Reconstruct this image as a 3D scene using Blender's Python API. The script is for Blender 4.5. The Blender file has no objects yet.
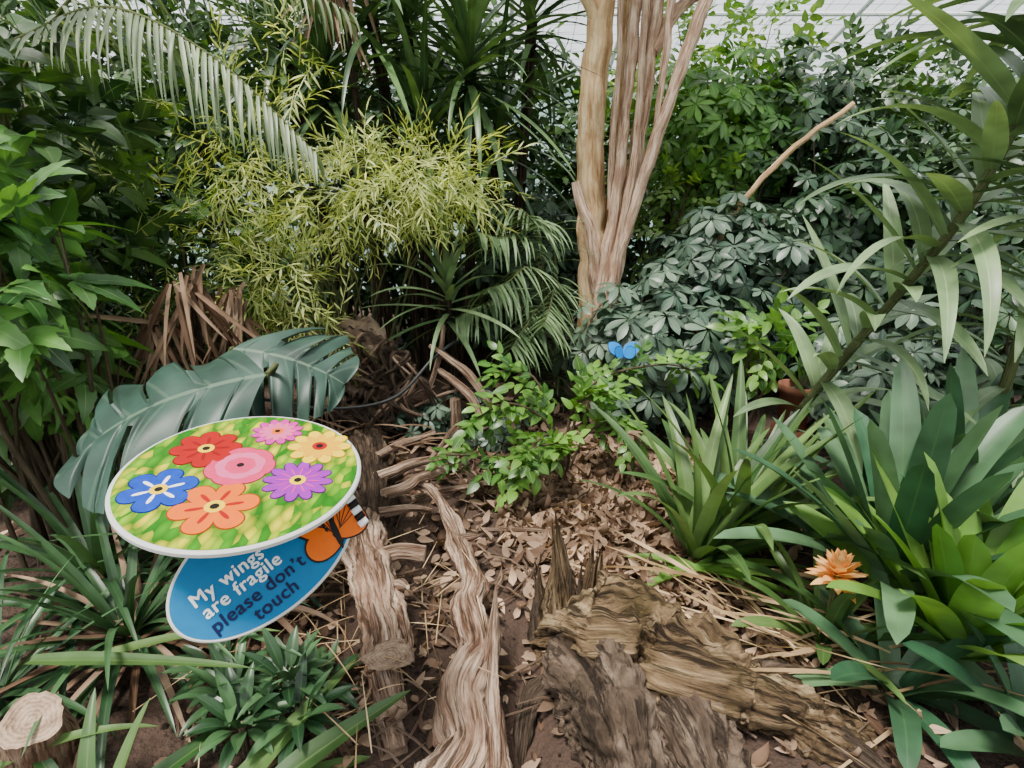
import bpy, bmesh, math, random
import numpy as np
from mathutils import Vector, Matrix, noise
R = np.random.default_rng(7)
random.seed(7)
scene = bpy.context.scene
COL = scene.collection
def nrm(a):
    a = np.asarray(a, float)
    return a/np.maximum(np.linalg.norm(a, axis=-1, keepdims=True), 1e-9)

# ------------------------------------------------------------------ materials
def newmat(name):
    m = bpy.data.materials.new(name); m.use_nodes = True
    nt = m.node_tree; nt.nodes.clear()
    return m, nt, nt.nodes, nt.links
def mixc(N, L, fac, a, b, mode='MIX'):
    n = N.new('ShaderNodeMix'); n.data_type = 'RGBA'; n.blend_type = mode
    for sock, v in ((n.inputs[0], fac), (n.inputs[6], a), (n.inputs[7], b)):
        if hasattr(v, 'is_output'): L.new(v, sock)
        elif isinstance(v, (int, float)): sock.default_value = v
        else: sock.default_value = (*v, 1)
    return n.outputs[2]
def math_(N, L, op, a, b=0.0, c=0.0, clamp=False):
    n = N.new('ShaderNodeMath'); n.operation = op; n.use_clamp = clamp
    for i, v in enumerate((a, b, c)):
        if hasattr(v, 'is_output'): L.new(v, n.inputs[i])
        else: n.inputs[i].default_value = v
    return n.outputs[0]
def leaf_mat(name, c1, c2, rough=.45, transl=.25, rib=(.3, .4, .15), ribw=.07, ribf=.5, spec=.5, ribs=0, pw=1.4):
    m, nt, N, L = newmat(name)
    at = N.new('ShaderNodeAttribute'); at.attribute_name = 'lf'
    sp = N.new('ShaderNodeSeparateColor'); L.new(at.outputs['Color'], sp.inputs[0])
    g = N.new('ShaderNodeNewGeometry')
    f = math_(N, L, 'ADD', math_(N, L, 'MULTIPLY', sp.outputs[0], .55), math_(N, L, 'MULTIPLY', g.outputs['Random Per Island'], .45))
    f = math_(N, L, 'POWER', f, pw)
    col = mixc(N, L, f, c1, c2)
    tc = N.new('ShaderNodeTexCoord'); nz = N.new('ShaderNodeTexNoise'); nz.inputs['Scale'].default_value = 7
    L.new(tc.outputs['Object'], nz.inputs['Vector'])
    nf = math_(N, L, 'MULTIPLY_ADD', nz.outputs[0], 1.8, .1)
    cc = N.new('ShaderNodeCombineColor')
    for i in range(3): L.new(nf, cc.inputs[i])
    col = mixc(N, L, 1.0, col, cc.outputs[0], 'MULTIPLY')
    ab = math_(N, L, 'ABSOLUTE', sp.outputs[2])
    rf = math_(N, L, 'MULTIPLY', math_(N, L, 'LESS_THAN', ab, ribw), ribf)
    col = mixc(N, L, rf, col, rib)
    if ribs:
        w = math_(N, L, 'SINE', math_(N, L, 'MULTIPLY', math_(N, L, 'SUBTRACT', sp.outputs[1], math_(N, L, 'MULTIPLY', ab, .12)), ribs*6.283))
        col = mixc(N, L, math_(N, L, 'MULTIPLY', math_(N, L, 'GREATER_THAN', w, .95), .25), col, rib)
    p = N.new('ShaderNodeBsdfPrincipled'); L.new(col, p.inputs['Base Color'])
    p.inputs['Roughness'].default_value = rough
    p.inputs['Specular IOR Level'].default_value = spec
    t = N.new('ShaderNodeBsdfTranslucent')
    L.new(mixc(N, L, 1.0, col, (1.3, 1.35, .5), 'MULTIPLY'), t.inputs[0])
    mx = N.new('ShaderNodeMixShader'); mx.inputs[0].default_value = transl
    L.new(p.outputs[0], mx.inputs[1]); L.new(t.outputs[0], mx.inputs[2])
    o = N.new('ShaderNodeOutputMaterial'); L.new(mx.outputs[0], o.inputs[0])
    return m
def wood_mat(name, c1, c2, c3, grain=6, along=3, bump=.6, moss=None, rough=.85, crack=.5, lo=.38, hi=.62):
    m, nt, N, L = newmat(name)
    at = N.new('ShaderNodeAttribute'); at.attribute_name = 'lf'
    sp = N.new('ShaderNodeSeparateColor'); L.new(at.outputs['Color'], sp.inputs[0])
    def nz(g, a, det, dist):
        cb = N.new('ShaderNodeCombineXYZ')
        L.new(math_(N, L, 'MULTIPLY', sp.outputs[2], g), cb.inputs[0])
        L.new(math_(N, L, 'MULTIPLY', at.outputs['Alpha'], g), cb.inputs[1])
        L.new(math_(N, L, 'MULTIPLY_ADD', sp.outputs[1], a, math_(N, L, 'MULTIPLY', sp.outputs[0], 20)), cb.inputs[2])
        n = N.new('ShaderNodeTexNoise'); n.inputs['Scale'].default_value = 1; n.inputs['Detail'].default_value = det
        n.inputs['Roughness'].default_value = .7; n.inputs['Distortion'].default_value = dist
        L.new(cb.outputs[0], n.inputs['Vector']); return n.outputs[0]
    a = nz(grain, along, 8, .5); b_ = nz(grain*2.6, along*1.4, 6, .3)
    cr = N.new('ShaderNodeValToRGB'); e = cr.color_ramp.elements
    e[0].position = lo; e[0].color = (*c1, 1); e[1].position = hi; e[1].color = (*c3, 1)
    k = e.new((lo+hi)/2); k.color = (*c2, 1)
    L.new(a, cr.inputs[0]); col = cr.outputs[0]
    ck = N.new('ShaderNodeMapRange'); ck.inputs[1].default_value = .40; ck.inputs[2].default_value = .47; ck.inputs[3].default_value = 1; ck.inputs[4].default_value = 0
    L.new(b_, ck.inputs[0])
    col = mixc(N, L, math_(N, L, 'MULTIPLY', ck.outputs[0], crack), col, tuple(x*.35 for x in c1))
    tc = N.new('ShaderNodeTexCoord'); n2 = N.new('ShaderNodeTexNoise'); n2.inputs['Scale'].default_value = 7
    n2.inputs['Detail'].default_value = 5
    L.new(tc.outputs['Object'], n2.inputs['Vector'])
    pf = N.new('ShaderNodeMapRange'); pf.inputs[1].default_value = .5; pf.inputs[2].default_value = .68
    L.new(n2.outputs[0], pf.inputs[0])
    col = mixc(N, L, math_(N, L, 'MULTIPLY', pf.outputs[0], .7), col, moss or tuple(x*.45 for x in c2))
    p = N.new('ShaderNodeBsdfPrincipled'); L.new(col, p.inputs['Base Color'])
    p.inputs['Roughness'].default_value = rough; p.inputs['Specular IOR Level'].default_value = .2
    b = N.new('ShaderNodeBump'); b.inputs['Strength'].default_value = bump; b.inputs['Distance'].default_value = .03
    L.new(math_(N, L, 'SUBTRACT', math_(N, L, 'ADD', a, b_), math_(N, L, 'MULTIPLY', ck.outputs[0], .3)), b.inputs['Height']); L.new(b.outputs[0], p.inputs['Normal'])
    o = N.new('ShaderNodeOutputMaterial'); L.new(p.outputs[0], o.inputs[0])
    return m
def cut_mat(name, c1, c2):
    m, nt, N, L = newmat(name)
    at = N.new('ShaderNodeAttribute'); at.attribute_name = 'lf'
    sp = N.new('ShaderNodeSeparateColor'); L.new(at.outputs['Color'], sp.inputs[0])
    tc = N.new('ShaderNodeTexCoord'); nz = N.new('ShaderNodeTexNoise'); nz.inputs['Scale'].default_value = 30
    nz.inputs['Detail'].default_value = 10; nz.inputs['Roughness'].default_value = .7
    L.new(tc.outputs['Object'], nz.inputs['Vector'])
    s = math_(N, L, 'SINE', math_(N, L, 'MULTIPLY_ADD', sp.outputs[1], 40, math_(N, L, 'MULTIPLY', nz.outputs[0], 9)))
    f = math_(N, L, 'ADD', math_(N, L, 'MULTIPLY_ADD', s, .10, -.7), math_(N, L, 'MULTIPLY', nz.outputs[0], 2.1), clamp=True)
    p = N.new('ShaderNodeBsdfPrincipled'); L.new(mixc(N, L, f, c1, c2), p.inputs['Base Color'])
    p.inputs['Roughness'].default_value = .9
    o = N.new('ShaderNodeOutputMaterial'); L.new(p.outputs[0], o.inputs[0])
    return m
def plain(name, c, rough=.5, metal=0, spec=.5, var=0, scale=20, c2=None):
    m, nt, N, L = newmat(name)
    p = N.new('ShaderNodeBsdfPrincipled')
    p.inputs['Base Color'].default_value = (*c, 1); p.inputs['Roughness'].default_value = rough
    p.inputs['Metallic'].default_value = metal; p.inputs['Specular IOR Level'].default_value = spec
    tc = N.new('ShaderNodeTexCoord'); nz = N.new('ShaderNodeTexNoise'); nz.inputs['Scale'].default_value = scale
    nz.inputs['Detail'].default_value = 5
    L.new(tc.outputs['Object'], nz.inputs['Vector'])
    L.new(mixc(N, L, nz.outputs[0], c, c2 or tuple(x*(1-var) for x in c)), p.inputs['Base Color'])
    o = N.new('ShaderNodeOutputMaterial'); L.new(p.outputs[0], o.inputs[0])
    return m

# ------------------------------------------------------------------ mesh builder
class MB:
    def __init__(s): s.V = []; s.Q = []; s.A = []; s.M = []; s.n = 0
    def raw(s, V, Q, A, mi=0):
        V = np.asarray(V, float); Q = np.asarray(Q, int); A = np.asarray(A, float)
        s.V.append(V); s.Q.append(Q+s.n); s.A.append(A); s.M.append(np.full(len(Q), mi)); s.n += len(V)
    def add(s, T, M, O, sc=1.0, mi=0):
        V, Q, A = T; M = np.asarray(M).reshape(-1, 3, 3); O = np.asarray(O).reshape(-1, 3)
        n = len(O); k = len(V); sc = np.broadcast_to(np.asarray(sc, float).reshape(-1, 1, 1), (n, 1, 1))
        W = np.einsum('nij,kj->nki', M, V)*sc+O[:, None, :]
        QQ = (Q[None]+(np.arange(n)*k)[:, None, None]).reshape(-1, 4)
        AA = np.broadcast_to(A[None], (n, k, 4)).copy(); AA[:, :, 0] = R.random((n, 1))
        s.raw(W.reshape(-1, 3), QQ, AA.reshape(-1, 4), mi)
    def obj(s, name, mats, smooth=True):
        V = np.concatenate(s.V); Q = np.concatenate(s.Q); A = np.concatenate(s.A); M = np.concatenate(s.M)
        me = bpy.data.meshes.new(name)
        me.vertices.add(len(V)); me.vertices.foreach_set('co', V.astype(np.float32).ravel())
        me.loops.add(len(Q)*4); me.loops.foreach_set('vertex_index', Q.astype(np.int32).ravel())
        me.polygons.add(len(Q)); me.polygons.foreach_set('loop_start', (np.arange(len(Q))*4).astype(np.int32))
        me.polygons.foreach_set('material_index', M.astype(np.int32))
        me.polygons.foreach_set('use_smooth', np.full(len(Q), smooth))
        me.update(calc_edges=True)
        a = me.attributes.new('lf', 'FLOAT_COLOR', 'POINT'); a.data.foreach_set('color', A.astype(np.float32).ravel())
        for m in mats: me.materials.append(m)
        o = bpy.data.objects.new(name, me); COL.objects.link(o)
        return o

def prof(kind, s):
    if kind == 'strap': return (.75+.25*np.minimum(1, s*4))*np.sqrt(np.maximum(1-s**5, 0))+.0
    if kind == 'sword': return np.minimum(1, .6+s*2)*np.maximum(1-s, 0)**.55
    if kind == 'cane': return np.minimum(1, .45+s*2)*np.maximum(1-s**2.2, 0)**.8
    if kind == 'lance': return np.sin(np.pi*np.clip(s, 0, 1)**.8)**.85
    if kind == 'ovate': return np.sin(np.pi*np.clip(s, 0, 1)**.62)**.8
    if kind == 'obov': return np.sin(np.pi*np.clip(s, 0, 1)**1.3)**.8
    if kind == 'petal': return np.sin(np.pi*np.clip(s, 0, 1)**1.1)**.6
    if kind == 'serr':
        env = np.sin(np.pi*np.clip(s, 0, 1)**.62)**.8
        return env*(1-.22*((s*6) % 1.0))
    if kind == 'mon':
        env = np.sin(np.pi*(.12+.88*s)**.62)**.45
        ph = (s*5.4+.3+.25*np.sin(s*9)) % 1.0
        d = np.minimum(ph, 1-ph)
        lob = .27+.73*np.clip((d-.07)/.09, 0, 1)**.5
        lob = np.where((s > .93) | (s < .10), 1, lob)
        return env*lob
def leaf(L=1, W=.3, kind='ovate', ns=5, cross=1, bend=.5, fold=.15, slant=0, p=1.3, wave=0, twist=0, droop=0):
    s = np.linspace(0, 1, ns+1)
    a = -bend*s**p
    ds = L/ns; am = (a[1:]+a[:-1])/2
    y = np.concatenate([[0], np.cumsum(np.cos(am)*ds)]); z = np.concatenate([[0], np.cumsum(np.sin(am)*ds)])
    w = np.maximum(prof(kind, s)*W/2, W*.01)
    cs = np.linspace(-1, 1, 2*cross+1)
    C, S = np.meshgrid(cs, s); wi = w[:, None]*C; A_ = a[:, None]
    off = fold*np.abs(wi) - droop*wi**2 + wave*np.sin(S*17+C*2)*np.abs(C)*W*.15
    tw = twist*S
    X = wi*np.cos(tw); off = off+wi*np.sin(tw)
    Y = y[:, None]-np.sin(A_)*off+slant*np.abs(wi)
    Z = z[:, None]+np.cos(A_)*off
    V = np.stack([X, Y, Z], -1).reshape(-1, 3)
    k = len(cs); Q = []
    for i in range(ns):
        for j in range(k-1):
            Q.append((i*k+j, i*k+j+1, (i+1)*k+j+1, (i+1)*k+j))
    A = np.stack([np.zeros_like(S), S, C, np.zeros_like(S)], -1).reshape(-1, 4)
    return V, np.array(Q), A
def join(Ts):
    V = []; Q = []; A = []; n = 0
    for t in Ts:
        V.append(t[0]); Q.append(t[1]+n); A.append(t[2]); n += len(t[0])
    return np.concatenate(V), np.concatenate(Q), np.concatenate(A)
def xf(T, M, O=(0, 0, 0), sc=1.0):
    return T[0]@np.asarray(M).T*sc+np.asarray(O), T[1], T[2]
def frames(D, up):
    D = nrm(D); up = np.broadcast_to(np.asarray(up, float), D.shape)
    x = nrm(np.cross(D, up)+1e-6); z = np.cross(x, D)
    return np.stack([x, D, z], -1)
def frame1(D, up=(0, 0, 1)): return frames(np.array([D], float), np.array([up], float))[0]
def azel(az, el):
    return np.array([math.cos(el)*math.cos(az), math.cos(el)*math.sin(az), math.sin(el)])
def catmull(P, n):
    P = np.asarray(P, float); m = len(P)
    if m == 2: return P[0]+(P[1]-P[0])*np.linspace(0, 1, n)[:, None]
    E = np.vstack([2*P[0]-P[1], P, 2*P[-1]-P[-2]])
    out = []
    for t in np.linspace(0, m-1-1e-6, n):
        i = int(t); f = t-i; a, b, c, d = E[i:i+4]
        out.append(.5*((2*b)+(-a+c)*f+(2*a-5*b+4*c-d)*f*f+(-a+3*b-3*c+d)*f**3))
    return np.array(out)
def tube(mb, pts, radii, nr=8, n=12, ridge=0, freq=3, seed=0, mi=0, cap=None, lump=0, squash=1.0, tw=0, wob=0, jag=0, fine=0):
    P = catmull(pts, n)
    rr = np.interp(np.linspace(0, 1, n), np.linspace(0, 1, len(radii)), radii)
    arc = np.concatenate([[0], np.cumsum(np.linalg.norm(np.diff(P, axis=0), axis=1))])
    if wob:
        for i in range(n):
            q = arc[i]*6+seed*3.3
            P[i] += wob*rr[i]*np.array([noise.noise(Vector((q, seed, 1))), noise.noise(Vector((q, seed, 7))), noise.noise(Vector((q, seed, 13)))])*2
    T = nrm(np.gradient(P, axis=0))
    x = nrm(np.cross(T[0], [0.13, .3, 1])+1e-6); th = np.linspace(0, 2*np.pi, nr, endpoint=False)
    V = []; A = []; rnd = random.random()
    for i in range(n):
        x = nrm(x-T[i]*np.dot(x, T[i])); y = np.cross(T[i], x)
        r = np.full(nr, rr[i])
        if ridge or lump or fine:
            for j in range(nr):
                t_ = th[j]+tw*arc[i]
                c, s_ = math.cos(t_), math.sin(t_)
                v = 0
                if ridge:
                    v += ridge*(1-4*abs(noise.noise(Vector((c*freq+seed*7.3, s_*freq, arc[i]*1.6)))))
                    v += ridge*.6*noise.noise(Vector((c*freq*2.7+seed, s_*freq*2.7, arc[i]*5)))
                if lump: v += lump*noise.noise(Vector((c*1.2+seed*3.1, s_*1.2, arc[i]*6+seed)))
                if fine:
                    v += fine*noise.noise(Vector((c*5+seed, s_*5, arc[i]*30)))
                    v += fine*.6*noise.noise(Vector((c*12+seed, s_*12, arc[i]*60)))
                r[j] *= max(.12, 1+v)
        V.append(P[i]+np.outer(np.cos(th)*r, x)+np.outer(np.sin(th)*r*squash, y))
        A.append(np.stack([np.full(nr, rnd), np.full(nr, arc[i]), np.cos(th+tw*arc[i]), np.sin(th+tw*arc[i])], -1))
    V = np.concatenate(V); A = np.concatenate(A)
    if jag:
        m0 = int(n*.7)
        for i in range(m0, n):
            f = (i-m0)/(n-m0)
            for j in range(nr): V[i*nr+j] += T[-1]*jag*f*(noise.noise(Vector((math.cos(th[j])*4, math.sin(th[j])*4, seed)))*1.6)
    Q = [(i*nr+j, i*nr+(j+1) % nr, (i+1)*nr+(j+1) % nr, (i+1)*nr+j) for i in range(n-1) for j in range(nr)]
    mb.raw(V, Q, A, mi)
    for e, i in ((0, 0), (1, n-1)):
        ring = V[i*nr:(i+1)*nr]; c = ring.mean(0)
        VV = []; AA = []
        for f in (1, .66, .33, .01):
            VV.append(c+(ring-c)*f); AA.append(np.stack([np.full(nr, rnd), np.full(nr, f), np.cos(th), np.sin(th)], -1))
        QQ = [(k*nr+j, k*nr+(j+1) % nr, (k+1)*nr+(j+1) % nr, (k+1)*nr+j) for k in range(3) for j in range(nr)]
        QQ = np.array(QQ);  QQ = QQ[:, ::-1] if e == 0 else QQ
        mb.raw(np.concatenate(VV), QQ, np.concatenate(AA), mi if cap is None else cap)

# ------------------------------------------------------------------ templates
def T_schef(n=8, L=.13, W=.05):
    Ts = []
    for i in range(n):
        az = i/n*2*math.pi+random.uniform(-.12, .12); el = random.uniform(-.45, -.05)
        M = frame1(azel(az, el))
        ll = L*random.uniform(.8, 1.1)
        Ts.append(xf(leaf(ll, W*random.uniform(.85, 1.1), 'obov', 5, 1, random.uniform(.2, .6), .18), M, azel(az, 0)*.012))
    return join(Ts)
def T_sprig(n=7, stem=.25, L=.1, W=.045, kind='ovate', ns=4, spread=.9, bend=.5, cross=1, fold=.15):
    Ts = [xf(leaf(stem, .005, 'strap', 3, 1, .3, 0), np.eye(3))]
    for i in range(n):
        t = (i+.6)/n; side = 1 if i % 2 else -1
        a = side*spread*(1-t*.5)*random.uniform(.8, 1.2) if i < n-1 else 0
        D = np.array([math.sin(a), math.cos(a), random.uniform(-.3, .25)])
        Ts.append(xf(leaf(L*random.uniform(.7, 1.1), W*random.uniform(.8, 1.1), kind, ns, cross, random.uniform(.1, 1)*bend*1.5, fold), frame1(D, (random.uniform(-.4, .4), 0, 1)), (0, t*stem, -.15*stem*t*t)))
    return join(Ts)
def T_palm5(L=.2):
    Ts = []
    for a, l, w in ((0, 1, .36), (.75, .8, .32), (-.75, .8, .32), (1.5, .5, .28), (-1.5, .5, .28)):
        D = np.array([math.sin(a), math.cos(a), random.uniform(-.12, .02)])
        Ts.append(xf(leaf(L*l, L*w, 'serr', 16, 1, random.uniform(.3, .8), .12), frame1(D), (0, 0, 0)))
    return join(Ts)
SCH = [T_schef(random.choice((7, 8, 9))) for _ in range(8)]
BAM = [T_sprig(random.choice((6, 8, 10)), .26, .115, .013, 'lance', 3, .9, .6) for _ in range(10)]
BRD = [T_sprig(7, .24, .11, .055, 'ovate', 4, 1.1) for _ in range(8)]
BIG = [T_sprig(5, .25, .2, .09, 'ovate', 5, 1.1, .7) for _ in range(6)]
HIB = [T_sprig(5, .2, .11, .062, 'serr', 12, 1.0, .5) for _ in range(6)]
LOB = [T_palm5(random.uniform(.2, .27)) for _ in range(6)]
LIT = [leaf(.095, .042, 'ovate', 5, 1, random.uniform(-1.6, 1.6), random.uniform(-.5, .9), twist=random.uniform(-.8, .8)) for _ in range(12)]
FERN = [T_sprig(17, .3, .06, .012, 'lance', 3, 1.3, .3) for _ in range(5)]

# ------------------------------------------------------------------ materials list
M_sch = leaf_mat('schefflera_leaf', (.02, .055, .035), (.16, .23, .16), .40, .1, (.2, .27, .17))
M_schd = leaf_mat('schefflera_leaf_dark', (.008, .033, .014), (.08, .15, .07), .38, .15, (.1, .17, .08))
M_schl = leaf_mat('schefflera_leaf_fresh', (.03, .11, .018), (.18, .38, .07), .4, .35)
M_bam = leaf_mat('bamboo_leaf', (.18, .24, .05), (.76, .80, .32), .5, .35, ribf=0)
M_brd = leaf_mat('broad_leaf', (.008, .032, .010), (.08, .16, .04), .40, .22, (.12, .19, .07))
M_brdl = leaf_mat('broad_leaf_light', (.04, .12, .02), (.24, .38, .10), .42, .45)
M_hib = leaf_mat('hibiscus_leaf', (.03, .11, .015), (.20, .40, .06), .36, .3)
M_lob = leaf_mat('lobed_leaf', (.012, .055, .014), (.14, .32, .06), .36, .2, (.2, .33, .12), ribw=.05)
M_drac = leaf_mat('dracaena_leaf', (.012, .04, .014), (.13, .23, .08), .34, .12, ribf=.2)
M_pand = leaf_mat('cane_leaf', (.09, .16, .07), (.31, .44, .21), .42, .15, (.4, .48, .26), .06, .5)
M_brom = leaf_mat('bromeliad_leaf', (.025, .085, .04), (.14, .25, .12), .42, .1, (.1, .2, .07), .05, .3)
M_broml = leaf_mat('bromeliad_leaf_light', (.07, .20, .02), (.26, .44, .10), .4, .25, (.2, .35, .1), .05, .3)
M_aga = leaf_mat('lily_leaf', (.025, .075, .018), (.16, .26, .075), .4, .2, (.2, .28, .1), .08, .3)
M_dkstrap = leaf_mat('dark_strap_leaf', (.010, .038, .013), (.08, .17, .065), .38, .1, (.1, .19, .08), .08, .3)
M_mon = leaf_mat('monstera_leaf', (.022, .052, .038), (.040, .082, .060), .44, .04, (.12, .18, .12), .025, .7, ribs=5.0, spec=.35)
M_palm = leaf_mat('palm_leaf', (.10, .15, .07), (.28, .35, .20), .42, .2, ribf=.2)
M_palmd = leaf_mat('palm_leaf_dark', (.06, .12, .045), (.26, .37, .19), .40, .2, ribf=.2)
M_dry = leaf_mat('dry_leaf', (.07, .035, .02), (.66, .46, .32), .8, .12, (.22, .14, .08), .08, .4, spec=.12, pw=1.7)
M_drypalm = leaf_mat('dry_palm_leaf', (.09, .045, .028), (.48, .33, .23), .8, .1, ribf=.2, spec=.1, pw=1.8)
M_straw = leaf_mat('straw_leaf', (.28, .17, .08), (.76, .57, .34), .7, .15, ribf=0, spec=.2)
M_org = leaf_mat('orange_bract', (.68, .30, .07), (.88, .58, .26), .55, .3, (.7, .4, .15), .1, .3)
M_stem = wood_mat('twig_bark', (.05, .035, .02), (.12, .09, .055), (.22, .17, .11))
M_bstem = wood_mat('green_cane', (.06, .08, .03), (.15, .18, .07), (.28, .28, .13), crack=.3)
M_trunk = wood_mat('ficus_bark', (.44, .24, .11), (.76, .50, .27), (.90, .70, .44), 1.6, 3, .5, moss=(.48, .27, .14), crack=.3)
M_root = wood_mat('aerial_root_bark', (.32, .17, .11), (.68, .45, .32), (.88, .69, .53), 2.0, 5, .6, moss=(.38, .22, .15), crack=.5)
M_drift = wood_mat('driftwood', (.15, .075, .045), (.55, .36, .25), (.86, .66, .50), 2.4, 4, 1.0, moss=(.24, .13, .08), crack=.85)
M_driftd = wood_mat('weathered_stump', (.028, .018, .012), (.12, .082, .057), (.30, .22, .16), 2.2, 7, 1.0, moss=(.04, .028, .018), crack=.75, lo=.30, hi=.70)
M_stumpg = wood_mat('stump_wood', (.035, .02, .010), (.20, .13, .07), (.52, .39, .23), 3.0, 6, 1.0, moss=(.075, .055, .02), crack=.9, lo=.34, hi=.68)
M_dark = wood_mat('dark_bark', (.015, .01, .006), (.07, .045, .03), (.20, .14, .095), 4, 5, 1)
M_cut = cut_mat('cut_wood', (.14, .08, .05), (.70, .52, .36))

# ------------------------------------------------------------------ floor
def hgt(x, y):
    h = .05*noise.noise(Vector((x*.9, y*.9, 0)))+.02*noise.noise(Vector((x*4, y*4, 5)))+.008*noise.noise(Vector((x*13, y*13, 9)))
    g = math.exp(-((x+.34)**2/.014+(y-2.15)**2/.16))*.16
    g += math.exp(-((x-.04)**2/.006+(y-1.35)**2/.10))*.06
    return h-g
def build_floor():
    nx, ny = 300, 260
    xs = np.linspace(-7, 7, nx); ys = np.linspace(-2, 9.5, ny)
    V = np.array([(x, y, hgt(x, y)) for y in ys for x in xs])
    Q = [(j*nx+i, j*nx+i+1, (j+1)*nx+i+1, (j+1)*nx+i) for j in range(ny-1) for i in range(nx-1)]
    mb = MB(); mb.raw(V, Q, np.zeros((len(V), 4)))
    m, nt, N, L = newmat('garden_soil')
    tc = N.new('ShaderNodeTexCoord')
    nz = N.new('ShaderNodeTexNoise'); nz.inputs['Scale'].default_value = 6; nz.inputs['Detail'].default_value = 10; nz.inputs['Roughness'].default_value = .7
    n2 = N.new('ShaderNodeTexNoise'); n2.inputs['Scale'].default_value = 60; n2.inputs['Detail'].default_value = 6
    L.new(tc.outputs['Object'], nz.inputs['Vector']); L.new(tc.outputs['Object'], n2.inputs['Vector'])
    c = mixc(N, L, nz.outputs[0], (.012, .006, .004), (.10, .058, .04))
    c = mixc(N, L, math_(N, L, 'MULTIPLY', n2.outputs[0], .3), c, (.15, .09, .06))
    p = N.new('ShaderNodeBsdfPrincipled'); L.new(c, p.inputs['Base Color']); p.inputs['Roughness'].default_value = .95
    b = N.new('ShaderNodeBump'); b.inputs['Strength'].default_value = 1; b.inputs['Distance'].default_value = .03
    L.new(n2.outputs[0], b.inputs['Height']); L.new(b.outputs[0], p.inputs['Normal'])
    o = N.new('ShaderNodeOutputMaterial'); L.new(p.outputs[0], o.inputs[0])
    mb.obj('floor', [m])
build_floor()
def litter():
    mb = MB(); P = []; S = []
    for _ in range(5200):
        q = random.random(); s = random.uniform(.5, 1.25)
        if q < .58: x = random.gauss(.48, .27); y = random.gauss(2.45, .36)
        elif q < .74: x = random.gauss(.3, .9); y = random.gauss(2.9, .8)
        elif q < .84: x = random.gauss(-.5, .35); y = random.gauss(1.6, .5); s *= .7
        elif q < .92: x = random.gauss(.95, .3); y = random.gauss(1.5, .25); s *= .7
        else: x = random.uniform(-2.6, 2.6); y = random.uniform(1.0, 4.5); s *= .8
        P.append((x, y, hgt(x, y)+random.uniform(.004, .04))); S.append(s)
    P = np.array(P); n = len(P)
    az = R.uniform(0, 6.28, n)
    D = np.stack([np.cos(az), np.sin(az), R.normal(0, .36, n)], -1)
    up = np.stack([R.normal(0, .5, n), R.normal(0, .5, n), np.ones(n)], -1)
    F = frames(D, up); k = R.integers(0, len(LIT), n); sc = np.array(S)
    for i in range(len(LIT)): mb.add(LIT[i], F[k == i], P[k == i], sc[k == i])
    for _ in range(360):
        x = random.gauss(0, .9); y = random.uniform(1.1, 3.8); a = random.uniform(0, 3.14); l = random.uniform(.06, .36)
        z = hgt(x, y)+.02
        tube(mb, [(x, y, z), (x+math.cos(a)*l*.5, y+math.sin(a)*l*.5, z+.02), (x+math.cos(a+.2)*l, y+math.sin(a+.2)*l, z+.01)], [.004, .004, .002], 5, 5, mi=1)
    for _ in range(600):
        x = random.gauss(0, .8); y = random.uniform(1.0, 3.0); r = random.uniform(.004, .014); z = hgt(x, y)
        tube(mb, [(x, y, z-r*.4), (x, y, z+r*.3), (x+r*.2, y, z+r)], [r, r*1.2, r*.4], 6, 4, mi=2)
    mb.obj('leaf_litter', [M_dry, M_drift, M_dark])
litter()

# ------------------------------------------------------------------ shrubs
def scatter_shrub(mb, c, rad, n, TT, sc=(.8, 1.2), mi=0, shell=.4, droop=.25, face=.6, zmin=.05):
    c = np.array(c, float); rad = np.array(rad, float)
    u = nrm(R.normal(size=(n, 3))); rr = R.random(n)**shell
    P = c+u*rad*rr[:, None]
    keep = P[:, 2] > zmin; P = P[keep]; u = u[keep]; n = len(P)
    D = nrm(u*.8+R.normal(0, .55, (n, 3))+np.array([0, 0, -droop]))
    up = nrm(np.array([0, 0, 1.0])+u*face+R.normal(0, .35, (n, 3)))
    F = frames(D, up); k = R.integers(0, len(TT), n); s = R.uniform(*sc, n)
    for i in range(len(TT)):
        q = k == i
        if q.any(): mb.add(TT[i], F[q], P[q], s[q], mi)
    return P
def scatter_umbr(mb, c, rad, n, TT, sc=(.8, 1.2), mi=0, shell=.4, zmin=.08):
    c = np.array(c, float); rad = np.array(rad, float)
    u = nrm(R.normal(size=(n, 3))); rr = R.random(n)**shell
    P = c+u*rad*rr[:, None]; keep = P[:, 2] > zmin; P = P[keep]; u = u[keep]; n = len(P)
    Nn = nrm(np.array([0, -.2, .7])+u*.65+R.normal(0, .38, (n, 3)))
    az = R.uniform(0, 6.28, n); D = np.stack([np.cos(az), np.sin(az), np.zeros(n)], -1)
    D = nrm(D-Nn*np.sum(D*Nn, 1)[:, None])
    F = frames(D, Nn); k = R.integers(0, len(TT), n); s = R.uniform(*sc, n)
    for i in range(len(TT)):
        q = k == i
        if q.any(): mb.add(TT[i], F[q], P[q], s[q], mi)
    return P, Nn
def stems(mb, base, P, n, mi=1, r=.012, spread=.15):
    idx = R.choice(len(P), min(n, len(P)), replace=False)
    for i in idx:
        b = np.array([base[0]+random.uniform(-spread, spread), base[1]+random.uniform(-spread, spread), -.03])
        e = P[i]; m = (b+e)/2+np.array([random.uniform(-.1, .1), random.uniform(-.1, .1), .12])
        tube(mb, [b, m, e], [r, r*.7, r*.3], 5, 8, mi=mi)
def schef(name, c, rad, n, mats, sc=(.75, 1.25), st=12, shell=.4):
    mb = MB(); P, Nn = scatter_umbr(mb, c, rad, n, SCH, sc, 0, shell)
    stems(mb, c, P, st)
    return mb.obj(name, [mats, M_stem])
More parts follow.
